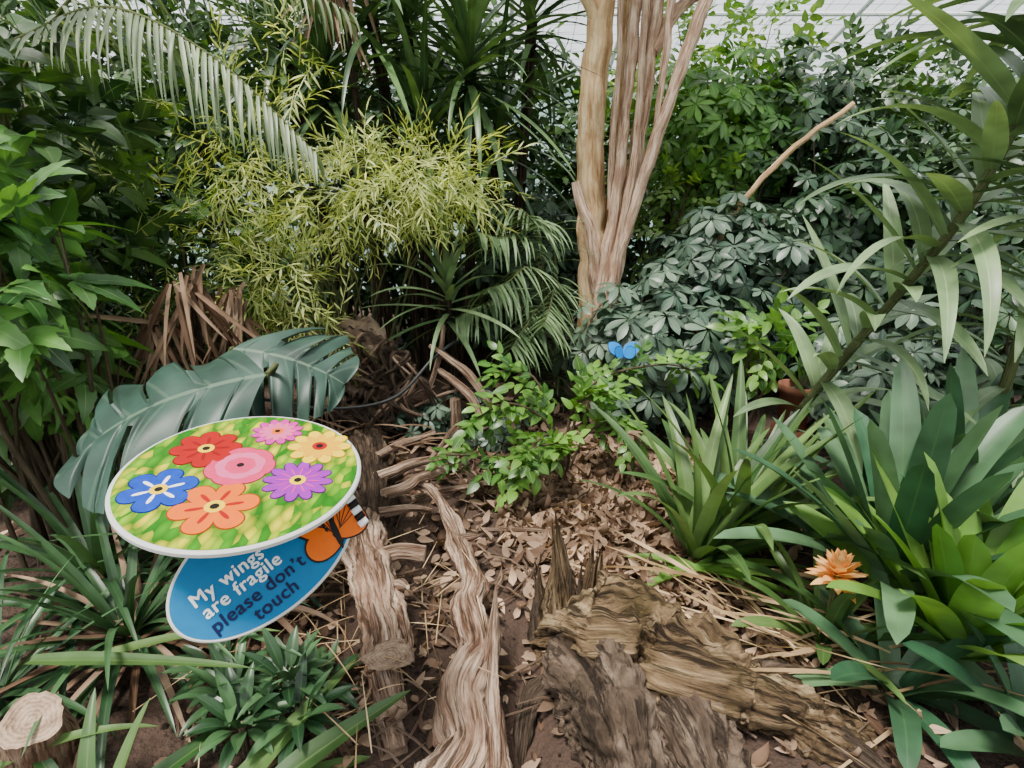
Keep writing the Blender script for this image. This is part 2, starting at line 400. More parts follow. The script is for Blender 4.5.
def shrub(name, c, rad, n, TT, mat, sc=(.8, 1.2), st=12, shell=.4, droop=.25, r=.012):
    mb = MB(); P = scatter_shrub(mb, c, rad, n, TT, sc, 0, shell, droop)
    stems(mb, c, P, st, r=r)
    return mb.obj(name, [mat, M_stem])

schef('schefflera_shrub', (.92, 3.55, .58), (.58, .42, .52), 240, M_sch)
schef('schefflera_shrub', (1.5, 3.95, .9), (.6, .5, .7), 240, M_sch)
schef('schefflera_shrub', (-.35, 3.4, .12), (.5, .3, .24), 100, M_sch, (.5, .85), 5)
schef('schefflera_shrub', (2.3, 4.4, 1.1), (.9, .6, 1.0), 330, M_schd)
schef('schefflera_shrub', (3.4, 4.5, 1.1), (1.0, .7, 1.1), 340, M_schd)
schef('schefflera_shrub', (2.3, 3.3, .45), (.5, .5, .5), 180, M_sch)
schef('schefflera_shrub', (2.9, 2.7, .7), (.6, .6, .8), 240, M_schd)
schef('schefflera_shrub', (1.7, 5.0, 2.0), (.7, .6, .75), 200, M_schl)
schef('schefflera_shrub', (2.4, 5.2, 2.1), (.7, .6, .7), 170, M_schd)
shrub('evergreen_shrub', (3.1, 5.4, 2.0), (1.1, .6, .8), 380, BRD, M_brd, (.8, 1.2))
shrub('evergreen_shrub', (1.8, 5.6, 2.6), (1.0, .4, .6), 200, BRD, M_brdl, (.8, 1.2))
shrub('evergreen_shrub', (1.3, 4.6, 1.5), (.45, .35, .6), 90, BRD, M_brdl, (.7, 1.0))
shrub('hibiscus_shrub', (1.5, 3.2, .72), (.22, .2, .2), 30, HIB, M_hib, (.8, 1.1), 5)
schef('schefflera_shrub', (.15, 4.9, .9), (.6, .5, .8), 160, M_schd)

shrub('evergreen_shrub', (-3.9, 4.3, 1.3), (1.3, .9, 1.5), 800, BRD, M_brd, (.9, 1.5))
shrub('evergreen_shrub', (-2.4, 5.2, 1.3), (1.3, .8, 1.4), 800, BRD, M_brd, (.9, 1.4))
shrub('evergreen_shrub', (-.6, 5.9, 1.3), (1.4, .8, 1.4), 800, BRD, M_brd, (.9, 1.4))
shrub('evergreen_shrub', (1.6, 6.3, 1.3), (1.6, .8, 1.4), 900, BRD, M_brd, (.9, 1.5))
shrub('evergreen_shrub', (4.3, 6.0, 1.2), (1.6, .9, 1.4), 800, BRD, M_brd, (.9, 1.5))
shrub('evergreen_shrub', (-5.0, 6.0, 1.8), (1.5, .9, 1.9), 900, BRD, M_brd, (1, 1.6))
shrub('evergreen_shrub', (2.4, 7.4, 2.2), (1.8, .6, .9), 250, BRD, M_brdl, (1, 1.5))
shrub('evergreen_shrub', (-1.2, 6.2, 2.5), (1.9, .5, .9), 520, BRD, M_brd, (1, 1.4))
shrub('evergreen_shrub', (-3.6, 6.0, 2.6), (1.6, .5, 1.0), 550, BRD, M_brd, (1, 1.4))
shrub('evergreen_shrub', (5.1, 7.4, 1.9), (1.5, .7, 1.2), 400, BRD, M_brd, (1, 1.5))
shrub('evergreen_shrub', (-3.2, 3.0, .6), (.9, .8, .9), 450, BRD, M_brd, (.8, 1.2))
shrub('fern_plant', (-2.2, 3.0, .85), (.5, .4, .6), 190, FERN, M_brd, (.8, 1.2), 6, droop=.5)
shrub('fern_plant', (-1.8, 3.4, 1.2), (.4, .3, .5), 110, FERN, M_brdl, (.8, 1.2), 6, droop=.6)
# near-left lobed-leaf bush
mb = MB()
P1 = scatter_shrub(mb, (-2.05, 2.2, 1.15), (.45, .4, .62), 105, LOB, (.8, 1.2), 0, .4, .15)
P2 = scatter_shrub(mb, (-1.75, 1.95, 1.2), (.24, .25, .5), 24, LOB, (.8, 1.15), 0, .4, .1)
stems(mb, (-1.95, 2.15, 0), np.concatenate([P1, P2]), 40); mb.obj('hibiscus_bush', [M_lob, M_stem])
shrub('large_leaf_shrub', (-2.6, 2.9, 1.6), (.8, .5, .7), 150, BIG, M_brd, (.8, 1.2))

# bamboo
mb = MB(); PP = []
for c, rad, n in (((-.55, 3.4, 1.63), (.48, .3, .22), 260), ((-1.0, 3.35, 1.5), (.4, .3, .25), 110), ((-1.45, 3.3, 1.75), (.4, .3, .45), 90), ((-1.3, 3.1, 1.1), (.26, .22, .32), 115), ((-2.0, 3.2, 1.3), (.35, .3, .4), 32), ((-1.2, 3.4, 2.2), (.35, .3, .3), 22), ((-1.05, 3.1, .8), (.15, .15, .15), 20)):
    PP.append(scatter_shrub(mb, c, rad, n, BAM, (.65, 1.05), 0, .5, .15, .3))
PP = np.concatenate(PP)
idx = R.choice(len(PP), 34, replace=False)
for i in idx:
    e = PP[i]; b = np.array([-1.2+random.uniform(-.3, .2), 4.05+random.uniform(-.15, .15), -.03])
    m = b*.55+e*.45+np.array([0, 0, .4])
    tube(mb, [b, m, e], [.008, .006, .003], 5, 12, mi=1)
mb.obj('bamboo_clump', [M_bam, M_bstem])

# ------------------------------------------------------------------ palms
def frond(mb, pts, n, L, W, hang=.5, mi=0, smi=1, r=.01, kind='sword', fwd=.5, bend=.8):
    P = catmull(pts, n); T = nrm(np.gradient(P, axis=0))
    tube(mb, pts, [r, r*.7, r*.25], 6, 16, mi=smi)
    for i in range(1, n):
        t = i/n; l = L*math.sin(math.pi*(.12+.80*t))**.6
        side = nrm(np.cross(T[i], [0, 0, 1]))
        for s in (-1, 1):
            D = nrm(side*s+T[i]*fwd+np.array([0, 0, -hang])+R.normal(0, .12, 3))
            mb.add(leaf(l*random.uniform(.8, 1.1), W*random.uniform(.7, 1.1), kind, 7, 1, bend*random.uniform(.4, 1.5), .3, twist=random.uniform(-.5, .5)), frame1(D), P[i])
mb = MB()
frond(mb, [(-2.25, 2.9, 2.2), (-1.75, 2.8, 2.30), (-1.3, 2.75, 2.10), (-.9, 2.75, 1.72)], 54, .42, .024, .8)
frond(mb, [(-2.5, 2.8, 2.0), (-2.2, 2.7, 2.6), (-1.9, 2.6, 2.7), (-1.5, 2.5, 2.45)], 44, .4, .024, .8)
frond(mb, [(-2.6, 3.0, 1.8), (-2.1, 3.2, 2.5), (-1.5, 3.4, 2.75), (-.9, 3.6, 2.5)], 44, .42, .024, .8)
tube(mb, [(-2.45, 2.95, -.03), (-2.5, 2.9, 1.0), (-2.45, 2.9, 2.1)], [.09, .07, .06], 12, 16, .2, 3, 5, mi=1)
mb.obj('palm_tree', [M_palm, M_bstem])
mb = MB()
b0 = (.40, 4.1, .0)
for e, h in (((-.22, 3.65, 1.32), .35), ((-.36, 3.6, .78), .15), ((-.15, 3.5, .98), .3), ((.1, 3.7, 1.42), .4), ((.2, 3.5, .75), .3), ((-.2, 4.0, 1.55), .4), ((.0, 3.45, .62), .15)):
    e = np.array(e); b = np.array(b0)
    frond(mb, [b, b*.6+e*.4+np.array([0, 0, .45+h*.6]), b*.2+e*.8+np.array([0, 0, .22]), e], 34, .36, .026, .35, r=.009)
mb.obj('parlor_palm', [M_palmd, M_bstem])
# dry hanging palm leaves
mb = MB()
for c, n, l in (((-1.55, 2.72, 1.14), 34, .55), ((-1.42, 2.85, 1.05), 26, .55), ((-1.75, 2.7, .95), 20, .5), ((-1.2, 3.3, .75), 16, .45)):
    for i in range(n):
        D = nrm(np.array([R.normal(0, .38), R.normal(-.1, .25), -1+abs(R.normal(0, .3))]))
        mb.add(leaf(l*random.uniform(.6, 1.2), .028, 'sword', 7, 1, random.uniform(-.2, .5), .5, twist=random.uniform(-.8, .8)), frame1(D, (0, -1, .2)), np.array(c)+R.normal(0, .035, 3))
    tube(mb, [(c[0], c[1]+.02, -.02), (c[0]-.03, c[1]+.03, c[2]*.5), c], [.02, .018, .015], 6, 8, mi=1)
for i in range(18):
    D = nrm(np.array([R.normal(-.1, .5), R.normal(-.2, .3), -1]))
    mb.add(leaf(.5*random.uniform(.6, 1.2), .03, 'sword', 7, 1, .4, .5), frame1(D, (0, -1, .2)), np.array((-1.02, 3.9, 2.8))+R.normal(0, .05, 3))
tube(mb, [(-1.02, 4.25, -.03), (-1.0, 4.1, 1.5), (-1.02, 3.9, 2.8)], [.03, .025, .02], 8, 10, mi=1)
for i in range(90):
    x = random.gauss(-1.0, .45); y = random.gauss(3.15, .35); a = random.uniform(0, 6.28)
    mb.add(leaf(random.uniform(.2, .5), .03, 'sword', 7, 1, random.uniform(0, .8), .4), frame1(azel(a, random.uniform(.0, .5))), (x, y, hgt(x, y)+random.uniform(.02, .25)))
mb.obj('dead_palm_leaf', [M_drypalm, M_dark])

# ------------------------------------------------------------------ dracaena (tall, back)
def head(mb, c, n, L, W, axis=(0, 0, 1), elr=(-.6, 1.4), bend=(.3, 1.2), mi=0, kind='sword', length=.3, ns=9):
    axis = nrm(np.array(axis, float)); c = np.array(c, float)
    fx = nrm(np.cross(axis, [.3, .9, .1])); fy = np.cross(axis, fx)
    for i in range(n):
        t = i/n; az = i*2.399+random.uniform(-.2, .2); el = elr[0]+(elr[1]-elr[0])*t+random.uniform(-.12, .12)
        D = (fx*math.cos(az)+fy*math.sin(az))*math.cos(el)+axis*math.sin(el)
        if D[2] > .97: D = D+np.array([.1, .1, 0])
        T = leaf(L*random.uniform(.75, 1.1), W*random.uniform(.85, 1.1), kind, ns, 1, random.uniform(*bend), .25, twist=random.uniform(-.4, .4))
        mb.add(T, frame1(D), c+axis*length*(t-.7), 1.0, mi)
mb = MB()
for c, n in (((-1.25, 4.2, 2.3), 70), ((-.28, 4.2, 2.4), 74), ((-.75, 4.6, 2.75), 60), ((-.6, 4.2, 1.95), 44), ((-1.7, 4.7, 2.75), 50), ((.15, 4.8, 2.8), 44), ((-.1, 4.5, 2.0), 30), ((-.9, 4.1, 2.7), 40)):
    head(mb, c, n, .95, .066)
    tube(mb, [(c[0]*.6-.3, 4.9, -.03), (c[0]*.85-.1, 4.85, 1.2), c], [.05, .045, .04], 8, 14, .1, 3, 2, mi=1)
mb.obj('dracaena_tree', [M_drac, M_dark])
mb = MB()
head(mb, (-.42, 3.65, .95), 30, .6, .055, elr=(-.3, 1.3)); tube(mb, [(-.45, 3.8, -.03), (-.4, 3.75, .4), (-.42, 3.65, .9)], [.03, .028, .025], 8, 10, mi=1)
mb.obj('dracaena_plant', [M_palmd, M_dark])

# ------------------------------------------------------------------ right cane plant
mb = MB()
def caneplant(cane, i0, k_, r0, Lr, Wr, br, nn=60):
    tube(mb, cane, [r0, r0, r0*.8, r0*.7], 10, 40, .1, 2, 3, mi=1)
    CP = catmull(cane, nn)
    for i in range(i0, nn):
        T = nrm(CP[min(i+1, nn-1)]-CP[i-1])
        for k in range(k_):
            az = i*2.399+k*3.14
            fx = nrm(np.cross(T, [.2, .9, .3])); fy = np.cross(T, fx)
            D = (fx*math.cos(az)+fy*math.sin(az))*.95+T*random.uniform(.2, .8)+np.array([0, -.05, 0])
            mb.add(leaf(random.uniform(*Lr), random.uniform(*Wr), 'cane', 12, 1, random.uniform(*br), .28, p=1.4, twist=random.uniform(-.4, .4)), frame1(nrm(D)), CP[i])
    return CP
CP = caneplant([(1.30, 2.75, -.03), (1.42, 2.6, .5), (1.6, 2.35, 1.1), (1.68, 2.15, 1.5), (1.72, 2.05, 1.9), (1.68, 2.0, 2.25)], 12, 2, .020, (.45, .70), (.075, .10), (.2, 1.4), 58)
head(mb, CP[-1], 28, .6, .095, elr=(0, 1.3), bend=(.3, 1.1), kind='cane')
CP = caneplant([(2.1, 2.4, -.03), (2.12, 2.3, .6), (2.05, 2.2, 1.2), (2.0, 2.1, 1.6)], 8, 1, .022, (.4, .62), (.06, .08), (.4, 1.6), 40)
head(mb, CP[-1], 22, .6, .08, elr=(0, 1.3), bend=(.3, 1.2), kind='cane')
mb.obj('cornstalk_dracaena', [M_pand, M_bstem])

# ------------------------------------------------------------------ tree
mb = MB()
def st(pts, rad, mi, nr=20, ridge=.06, seed=0, lump=.24, fr=1.8):
    tube(mb, pts, [r*1.1 for r in rad], nr, 70, ridge, fr, seed, mi, lump=lump, tw=.2, wob=.15)
st([(.62, 4.1, -.05), (.60, 4.08, .8), (.545, 4.08, 1.5), (.53, 4.08, 2.1), (.57, 4.08, 2.7), (.65, 4.1, 3.3), (.8, 4.2, 3.8)], [.12, .10, .085, .08, .075, .07, .05], 0, 28, .04, 1, .16)
st([(.70, 4.0, -.05), (.70, 3.98, .8), (.78, 3.98, 1.5), (.85, 3.99, 2.1), (.89, 4, 2.7), (1.05, 4, 3.5)], [.055, .05, .042, .042, .045, .04], 1, seed=2)
st([(.62, 3.95, -.05), (.62, 3.93, .85), (.675, 3.91, 1.4), (.72, 3.93, 2.0), (.755, 3.95, 2.7), (.77, 3.98, 3.5)], [.055, .048, .036, .033, .034, .03], 1, seed=3)
st([(.63, 3.92, .1), (.68, 3.88, .95), (.84, 3.88, 1.6), (1.02, 3.9, 2.2), (1.21, 3.95, 2.75), (1.5, 4.05, 3.4)], [.05, .042, .034, .034, .038, .03], 1, seed=4)
st([(.68, 3.9, .5), (.70, 3.86, 1.1), (.79, 3.88, 1.8), (.80, 3.9, 2.4), (.83, 3.95, 3.2)], [.03, .026, .02, .02, .02], 1, 14, seed=5)
st([(.60, 3.95, .9), (.53, 3.9, 1.3), (.45, 3.9, 1.50), (.42, 3.9, 1.63)], [.045, .036, .03, .026], 1, 14, seed=6)
st([(.74, 4.2, .2), (.74, 4.25, 1.8), (.78, 4.28, 2.6), (.9, 4.2, 3.4)], [.07, .05, .045, .04], 0, seed=7)
st([(.55, 4.08, 2.45), (.48, 4.05, 2.7), (.3, 4.0, 3.0), (0, 4.0, 3.4)], [.05, .045, .04, .03], 0, seed=8)
st([(.65, 3.92, 1.45), (.64, 3.88, 1.9), (.655, 3.88, 2.3), (.64, 3.9, 2.9)], [.014, .018, .016, .016], 1, 12, seed=9)
st([(.88, 4, 2.4), (1.1, 4.1, 2.7), (1.6, 4.3, 2.95), (2.2, 4.5, 3.2)], [.04, .035, .03, .02], 1, 14, seed=11)
st([(.90, 3.88, 1.8), (.94, 3.9, 2.3), (.98, 3.95, 2.8), (1.1, 4, 3.3)], [.012, .022, .024, .02], 1, 12, seed=13)
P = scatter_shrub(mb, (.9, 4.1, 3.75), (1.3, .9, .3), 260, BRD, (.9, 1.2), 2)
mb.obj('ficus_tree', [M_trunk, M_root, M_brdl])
mb = MB()
tube(mb, [(1.2, 4.4, -.03), (1.4, 4.2, 1.0), (1.7, 4.0, 1.68), (2.18, 3.95, 2.1)], [.024, .022, .02, .016], 8, 24, .1, mi=0, cap=1, wob=.4)
mb.obj('bare_branch', [M_trunk, M_cut])

# ------------------------------------------------------------------ centre hibiscus
mb = MB()
br = [[(.30, 2.85, 0), (.2, 2.8, .35), (.0, 2.75, .50), (-.18, 2.7, .44)],
      [(.30, 2.85, 0), (.25, 2.8, .3), (.12, 2.6, .34), (.05, 2.5, .2)],
      [(.30, 2.85, 0), (.32, 2.85, .4), (.5, 2.9, .60), (.85, 3.0, .64), (1.02, 3.0, .60)],
      [(.30, 2.85, 0), (.4, 2.8, .3), (.55, 2.75, .4), (.62, 2.7, .3)],
      [(.30, 2.85, 0), (.2, 2.9, .4), (.1, 2.95, .60), (-.1, 3.0, .60)],
      [(.30, 2.85, 0), (.1, 2.75, .2), (-.1, 2.65, .24), (-.36, 2.6, .28)],
      [(.30, 2.85, 0), (.3, 2.7, .25), (.2, 2.55, .36), (.05, 2.5, .34)],
      [(.30, 2.85, 0), (.35, 2.85, .4), (.4, 2.8, .52), (.5, 2.75, .56)]]
for b in br:
    tube(mb, b, [.009, .007, .004], 6, 14, mi=1)
    P = catmull(b, 20)
    for i in range(7, 20):
        for k in range(2 if i % 4 == 0 else 1):
            D = nrm(nrm(P[i]-P[i-1])*.6+R.normal(0, .6, 3)+np.array([0, 0, -.1]))
            mb.add(HIB[random.randrange(6)], frame1(D, (0, -.3, 1)), P[i], random.uniform(.55, .9))
for i in range(9):
    D = nrm(np.array([.7, -.2, -.1])+R.normal(0, .35, 3))
    mb.add(leaf(.08, .03, 'petal', 5, 1, .5, .3), frame1(D), (.60, 2.68, .36), 1.0, 2)
mb.obj('hibiscus_plant', [M_hib, M_stem, M_drypalm])

# ------------------------------------------------------------------ bromeliads and lilies
def rosette(mb, c, n, L, W, lean=(0, 0, 0), elr=(.1, 1.35), bend=(.3, 1.3), mi=0, kind='strap', azr=(0, 6.283), ns=14, fold=.3, wv=0):
    c = np.array(c, float)
    for i in range(n):
        t = i/max(1, n-1); az = azr[0]+((i*2.399) % 6.283)/6.283*(azr[1]-azr[0])
        el = elr[0]+(elr[1]-elr[0])*t+random.uniform(-.1, .1)
        D = nrm(azel(az, el)+np.array(lean))
        T = leaf(L*random.uniform(.75, 1.05), W*random.uniform(.85, 1.1), kind, ns, 2, random.uniform(*bend)*(1.15-.5*t), fold, p=1.5, twist=random.uniform(-.3, .3), wave=wv)
        mb.add(T, frame1(D), c+azel(az, 0)*.03+np.array([0, 0, .02*t]), 1.0, mi)
mb = MB()
rosette(mb, (1.40, 1.75, .14), 38, .80, .105, (-.10, .05, .1), (.45, 1.42), (.15, .8))
rosette(mb, (1.80, 2.0, .16), 26, .78, .10, (-.05, 0, .1), (.45, 1.4), (.15, .8))
tube(mb, [(1.40, 1.75, -.05), (1.40, 1.75, .2)], [.04, .035], 12, 4, mi=1)
tube(mb, [(1.80, 2.0, -.05), (1.80, 2.0, .2)], [.04, .035], 12, 4, mi=1)
mb.obj('bromeliad_plant', [M_brom, M_dark])
mb = MB()
rosette(mb, (1.46, 1.48, .08), 36, .68, .11, (.05, .05, .25), (.5, 1.42), (.15, .65), 0)
tube(mb, [(1.46, 1.48, -.05), (1.46, 1.48, .1)], [.04, .035], 12, 4, mi=1)
mb.obj('bromeliad_plant', [M_broml, M_dark])
mb = MB()
rosette(mb, (1.50, 1.2, .0), 16, .42, .09, (-.1, 0, 0), (.2, 1.3), (.3, 1.0), 0)
rosette(mb, (1.22, 1.40, .0), 14, .42, .08, (-.05, 0, .1), (.2, 1.0), (.5, 1.3), 0)
mb.obj('bromeliad_plant', [M_brom, M_dark])
# orange bromeliad bloom
mb = MB()
fc = np.array((1.06, 1.54, .35))
for i in range(48):
    t = i/47; el = .0+1.35*t
    mb.add(leaf(.100*(1-.3*t), .034, 'lance', 6, 1, .4-.9*t, .3), frame1(azel(i*2.399, el)), fc+np.array([0, 0, -.03+.05*t]))
tube(mb, [(1.09, 1.60, -.03), (1.08, 1.57, .18), fc], [.012, .012, .014], 8, 8, mi=1)
rosette(mb, (1.09, 1.60, .02), 16, .38, .045, (-.05, 0, .1), (.3, 1.3), (.3, 1.1), 2)
mb.obj('orange_bromeliad_flower', [M_org, M_bstem, M_aga])
# lily clump
mb = MB()
rosette(mb, (.80, 2.05, .05), 32, .80, .085, (.38, .15, .3), (.3, 1.35), (.3, 1.1), 0, 'sword')
rosette(mb, (1.0, 2.15, .05), 30, .84, .085, (.22, .1, .3), (.4, 1.35), (.3, 1.1), 0, 'sword')
for az, el, l in ((2.9, .25, .3), (3.6, .2, .28), (.1, .1, .6), (-.2, .12, .6), (.3, .2, .7), (-.5, .15, .5), (3.2, .1, .25), (-.05, .05, .5)):
    mb.add(leaf(l, .07, 'sword', 12, 2, .5, .4), frame1(azel(az, el)), (.76, 1.96, .06), 1.0, 1)
mb.obj('spider_lily_plant', [M_aga, M_broml])
# straw
mb = MB()
for i in range(80):
    x = random.gauss(1.0, .25); y = random.gauss(1.6, .2); a = random.gauss(-.5, .6)+(3.14 if random.random() < .5 else 0)
    mb.add(leaf(random.uniform(.2, .55), random.uniform(.006, .022), 'sword', 8, 1, random.uniform(-.1, .5), .4, twist=random.uniform(-2, 2)), frame1(azel(a, random.uniform(-.02, .25))), (x, y, hgt(x, y)+random.uniform(.02, .14)))
for i in range(110):
    x = random.gauss(-.65, .28); y = random.gauss(1.7, .35); a = random.uniform(0, 6.28)
    mb.add(leaf(random.uniform(.08, .3), .005, 'sword', 6, 1, random.uniform(-.1, .6), .4), frame1(azel(a, random.uniform(-.05, .3))), (x, y, hgt(x, y)+random.uniform(.03, .16)))
mb.obj('dry_straw', [M_straw])

# ------------------------------------------------------------------ left foreground plants
mb = MB()
rosette(mb, (-1.35, 1.6, .05), 40, .75, .04, (.1, -.1, 0), (.1, 1.2), (.5, 1.6), 0, 'sword')
rosette(mb, (-1.65, 1.9, .05), 40, .85, .045, (.1, -.1, 0), (.1, 1.3), (.5, 1.6), 0, 'sword')
rosette(mb, (-1.2, 2.1, .05), 30, .7, .035, (.1, -.1, 0), (.1, 1.2), (.5, 1.6), 0, 'sword')
rosette(mb, (-1.3, 1.6, .04), 36, .6, .03, (.1, -.1, 0), (.0, .6), (.3, 1.2), 1, 'sword')
rosette(mb, (-1.6, 1.35, .04), 26, .6, .035, (.1, -.1, 0), (.0, 1.1), (.3, 1.4), 0, 'sword')
rosette(mb, (-.95, 1.75, .04), 26, .45, .03, (.1, -.1, 0), (.0, .7), (.3, 1.2), 1, 'sword')
mb.obj('mondo_grass_clump', [M_dkstrap, M_drypalm])
mb = MB()
for b, az, el, l, w, bd in (((-1.35, 1.25, .28), .0, .02, .62, .06, .15), ((-1.3, 1.3, .2), .25, .25, .6, .05, .6), ((-.75, .95, .06), 1.1, .12, .55, .085, .1), ((-.95, .98, .08), .15, .15, .5, .06, .5), ((-.7, 1.0, .05), .5, .05, .35, .09, .3), ((-1.0, 1.0, .05), .9, .1, .5, .07, .3),
                            ((-1.05, .98, .05), 1.9, 1.0, .3, .055, .5), ((-1.0, .98, .05), 1.2, 1.1, .28, .05, .4), ((-1.1, 1.0, .05), 2.6, .8, .3, .05, .6), ((-1.4, 1.0, .1), .3, .5, .5, .05, .9), ((-.62, 1.04, .08), .72, .12, .42, .09, .15)):
    mb.add(leaf(l, w, 'sword', 14, 2, bd, .3, p=1.5), frame1(azel(az, el)), b)
mb.obj('strap_leaf_plant', [M_aga])
mb = MB()
for c, n in (((-.83, 1.30, .10), 24), ((-.68, 1.34, .12), 24), ((-.92, 1.40, .08), 22), ((-.76, 1.20, .10), 24), ((-.62, 1.24, .08), 22), ((-.6, 1.38, .05), 16)):
    rosette(mb, c, n, .15, .036, (0, 0, 0), (.0, 1.3), (.4, 1.2), 0, 'lance', ns=8)
    tube(mb, [(c[0], c[1], -.04), c], [.012, .01], 6, 3, mi=1)
mb.obj('pittosporum_plant', [M_dkstrap, M_stem])

# monstera
mb = MB()
def mon(base, D, up, L, W, bend, droop, fold=.0):
    mb.add(leaf(L, W, 'mon', 300, 10, bend, fold, .45, 1.3, droop=droop, wave=.25), frame1(D, up), base)
mon((-.78, 1.70, .98), (-.88, -.30, -.08), (.10, -.42, 1), .64, .70, .75, 1.4)
mon((-1.0, 1.95, 1.0), (.95, -.14, -.04), (0, -.55, 1), .42, .54, .8, 1.8)
tube(mb, [(-1.25, 1.9, -.03), (-1.1, 2.0, .6), (-.82, 1.85, .95), (-.78, 1.70, .98)], [.014, .012, .009, .007], 8, 20, mi=1)
tube(mb, [(-1.25, 1.9, -.03), (-1.22, 2.05, .6), (-1.05, 2.0, .95), (-1.0, 1.95, 1.0)], [.014, .012, .009, .007], 8, 20, mi=1)
mb.obj('monstera_plant', [M_mon, M_bstem])

# ------------------------------------------------------------------ logs
mb = MB()
tube(mb, [(-.50, 2.50, .16), (-.38, 2.40, .18), (-.29, 2.2, .17), (-.17, 1.85, .15), (-.125, 1.45, .13), (-.15, 1.13, .10), (-.20, .90, .06)], [.016, .024, .030, .046, .052, .068, .08], 64, 180, .12, 1.7, 2, lump=.6, tw=.15, wob=.3, fine=.12)
tube(mb, [(-.055, 1.62, .24), (-.06, 1.45, .18), (-.07, 1.30, .12), (-.05, 1.04, .08), (-.04, .9, .06)], [.003, .022, .034, .046, .05], 40, 90, .12, 1.8, 9, lump=.5, tw=.1, wob=.25, fine=.12)
tube(mb, [(-.23, 2.02, .16), (-.16, 1.98, .20), (-.13, 1.96, .22)], [.025, .014, .003], 14, 14, .1, 2, 3, lump=.3)
mb.obj('driftwood_branch', [M_drift, M_cut])
mb = MB()
tube(mb, [(-.66, 2.22, .14), (-.61, 2.0, .19), (-.52, 1.75, .21), (-.43, 1.52, .20), (-.385, 1.38, .17)], [.05, .082, .080, .076, .072], 60, 110, .04, 1.8, 11, cap=1, lump=.3, fine=.12, wob=.15)
tube(mb, [(-.52, 1.80, .21), (-.43, 1.82, .24), (-.33, 1.82, .23)], [.04, .034, .031], 18, 14, .06, 2, 12, cap=1, lump=.2)
tube(mb, [(-.46, 1.62, .21), (-.39, 1.63, .24), (-.35, 1.58, .27)], [.035, .024, .008], 18, 12, .1, 2, 13, cap=1, lump=.3)
tube(mb, [(-.48, 1.6, .0), (-.40, 1.40, .03), (-.355, 1.29, .05)], [.05, .05, .042], 24, 30, .06, 2, 14, cap=1, lump=.25)
tube(mb, [(-.43, 1.4, -.02), (-.36, 1.25, -.0), (-.335, 1.19, .0)], [.045, .042, .038], 24, 30, .06, 2, 15, cap=1, lump=.25)
mb.obj('cut_log', [M_drift, M_cut])
mb = MB()
tube(mb, [(-.98, 3.3, .1), (-.85, 3.0, .12), (-.70, 2.5, .10), (-.62, 2.15, .04)], [.09, .11, .12, .09], 50, 80, .12, 2.6, 21, lump=.4, fine=.15)
for a, b, r, s in (((-.66, 2.48, .21), (-.34, 2.68, .24), .030, 22), ((-.60, 2.34, .19), (-.34, 2.54, .23), .028, 23), ((-.74, 2.7, .22), (-.42, 2.88, .28), .022, 24), ((-.60, 2.24, .16), (-.38, 2.32, .12), .022, 25),
                   ((-.5, 2.5, .08), (-.10, 2.64, .10), .016, 26), ((-.45, 2.75, .24), (-.2, 2.62, .14), .014, 27), ((-.15, 2.3, .03), (.2, 2.25, .05), .010, 29), ((-.42, 2.62, .24), (-.30, 2.85, .34), .012, 30)):
    a = np.array(a); b = np.array(b)
    tube(mb, [a, a*.5+b*.5+np.array([.0, .0, .01]), b], [r, r*.8, r*.6], 14, 24, .1, 2, s, cap=1, mi=2, wob=.6, lump=.4)
mb.obj('fallen_log', [M_dark, M_cut, M_drift])
# big stump
mb = MB()
tube(mb, [(.16, 1.66, -.02), (.24, 1.55, .06), (.38, 1.45, .11), (.60, 1.36, .08), (.84, 1.28, .02), (1.0, 1.22, -.06)], [.07, .14, .165, .15, .12, .08], 150, 220, .09, 3.2, 31, lump=.65, tw=.3, fine=.2, wob=.15)
tube(mb, [(.20, 1.58, -.02), (.25, 1.40, .08), (.31, 1.22, .07), (.34, 1.02, -.05)], [.08, .14, .16, .12], 120, 130, .04, 1.8, 32, lump=.55, mi=1, fine=.2)
tube(mb, [(.42, 1.42, .0), (.50, 1.22, .04), (.56, 1.02, -.04)], [.12, .15, .1], 100, 100, .04, 1.8, 35, lump=.55, mi=1, fine=.2)
tube(mb, [(.19, 1.60, .05), (.18, 1.64, .2), (.155, 1.66, .38)], [.085, .055, .012], 50, 60, .2, 2.6, 36, lump=.5, mi=0, fine=.15, jag=.12)
tube(mb, [(.25, 1.58, .05), (.265, 1.62, .18), (.28, 1.64, .29)], [.07, .05, .018], 40, 50, .2, 2.6, 37, lump=.5, mi=0, fine=.15, jag=.14)
tube(mb, [(.12, 1.62, .0), (.105, 1.66, .14), (.09, 1.67, .22)], [.05, .032, .008], 30, 40, .2, 2.6, 38, lump=.5, mi=1, fine=.15, jag=.1)
for k in range(14):
    x = .10+random.uniform(-.02, .24); y = 1.64+random.uniform(-.06, .03); h = random.uniform(.12, .30)
    tube(mb, [(x+.02, y-.02, .0), (x+random.uniform(-.01, .01), y, .04+h*.5), (x+random.uniform(-.02, .02), y+.01, .04+h)], [.03, .018, .002], 12, 20, .1, 2, 40+k, mi=k % 2, lump=.5, wob=.3)
for k in range(20):   # splintered ridges on the upper face
    s = random.uniform(0, 1); x = .25+.5*s; y = 1.56-.24*s+random.uniform(-.05, .08); z = .215-.08*s
    tube(mb, [(x, y, z-.03), (x+.06, y-.03, z+.025), (x+.18, y-.08, z-.03)], [.005, .014, .003], 8, 18, .1, 2, 70+k, mi=0, wob=.5, lump=.4)
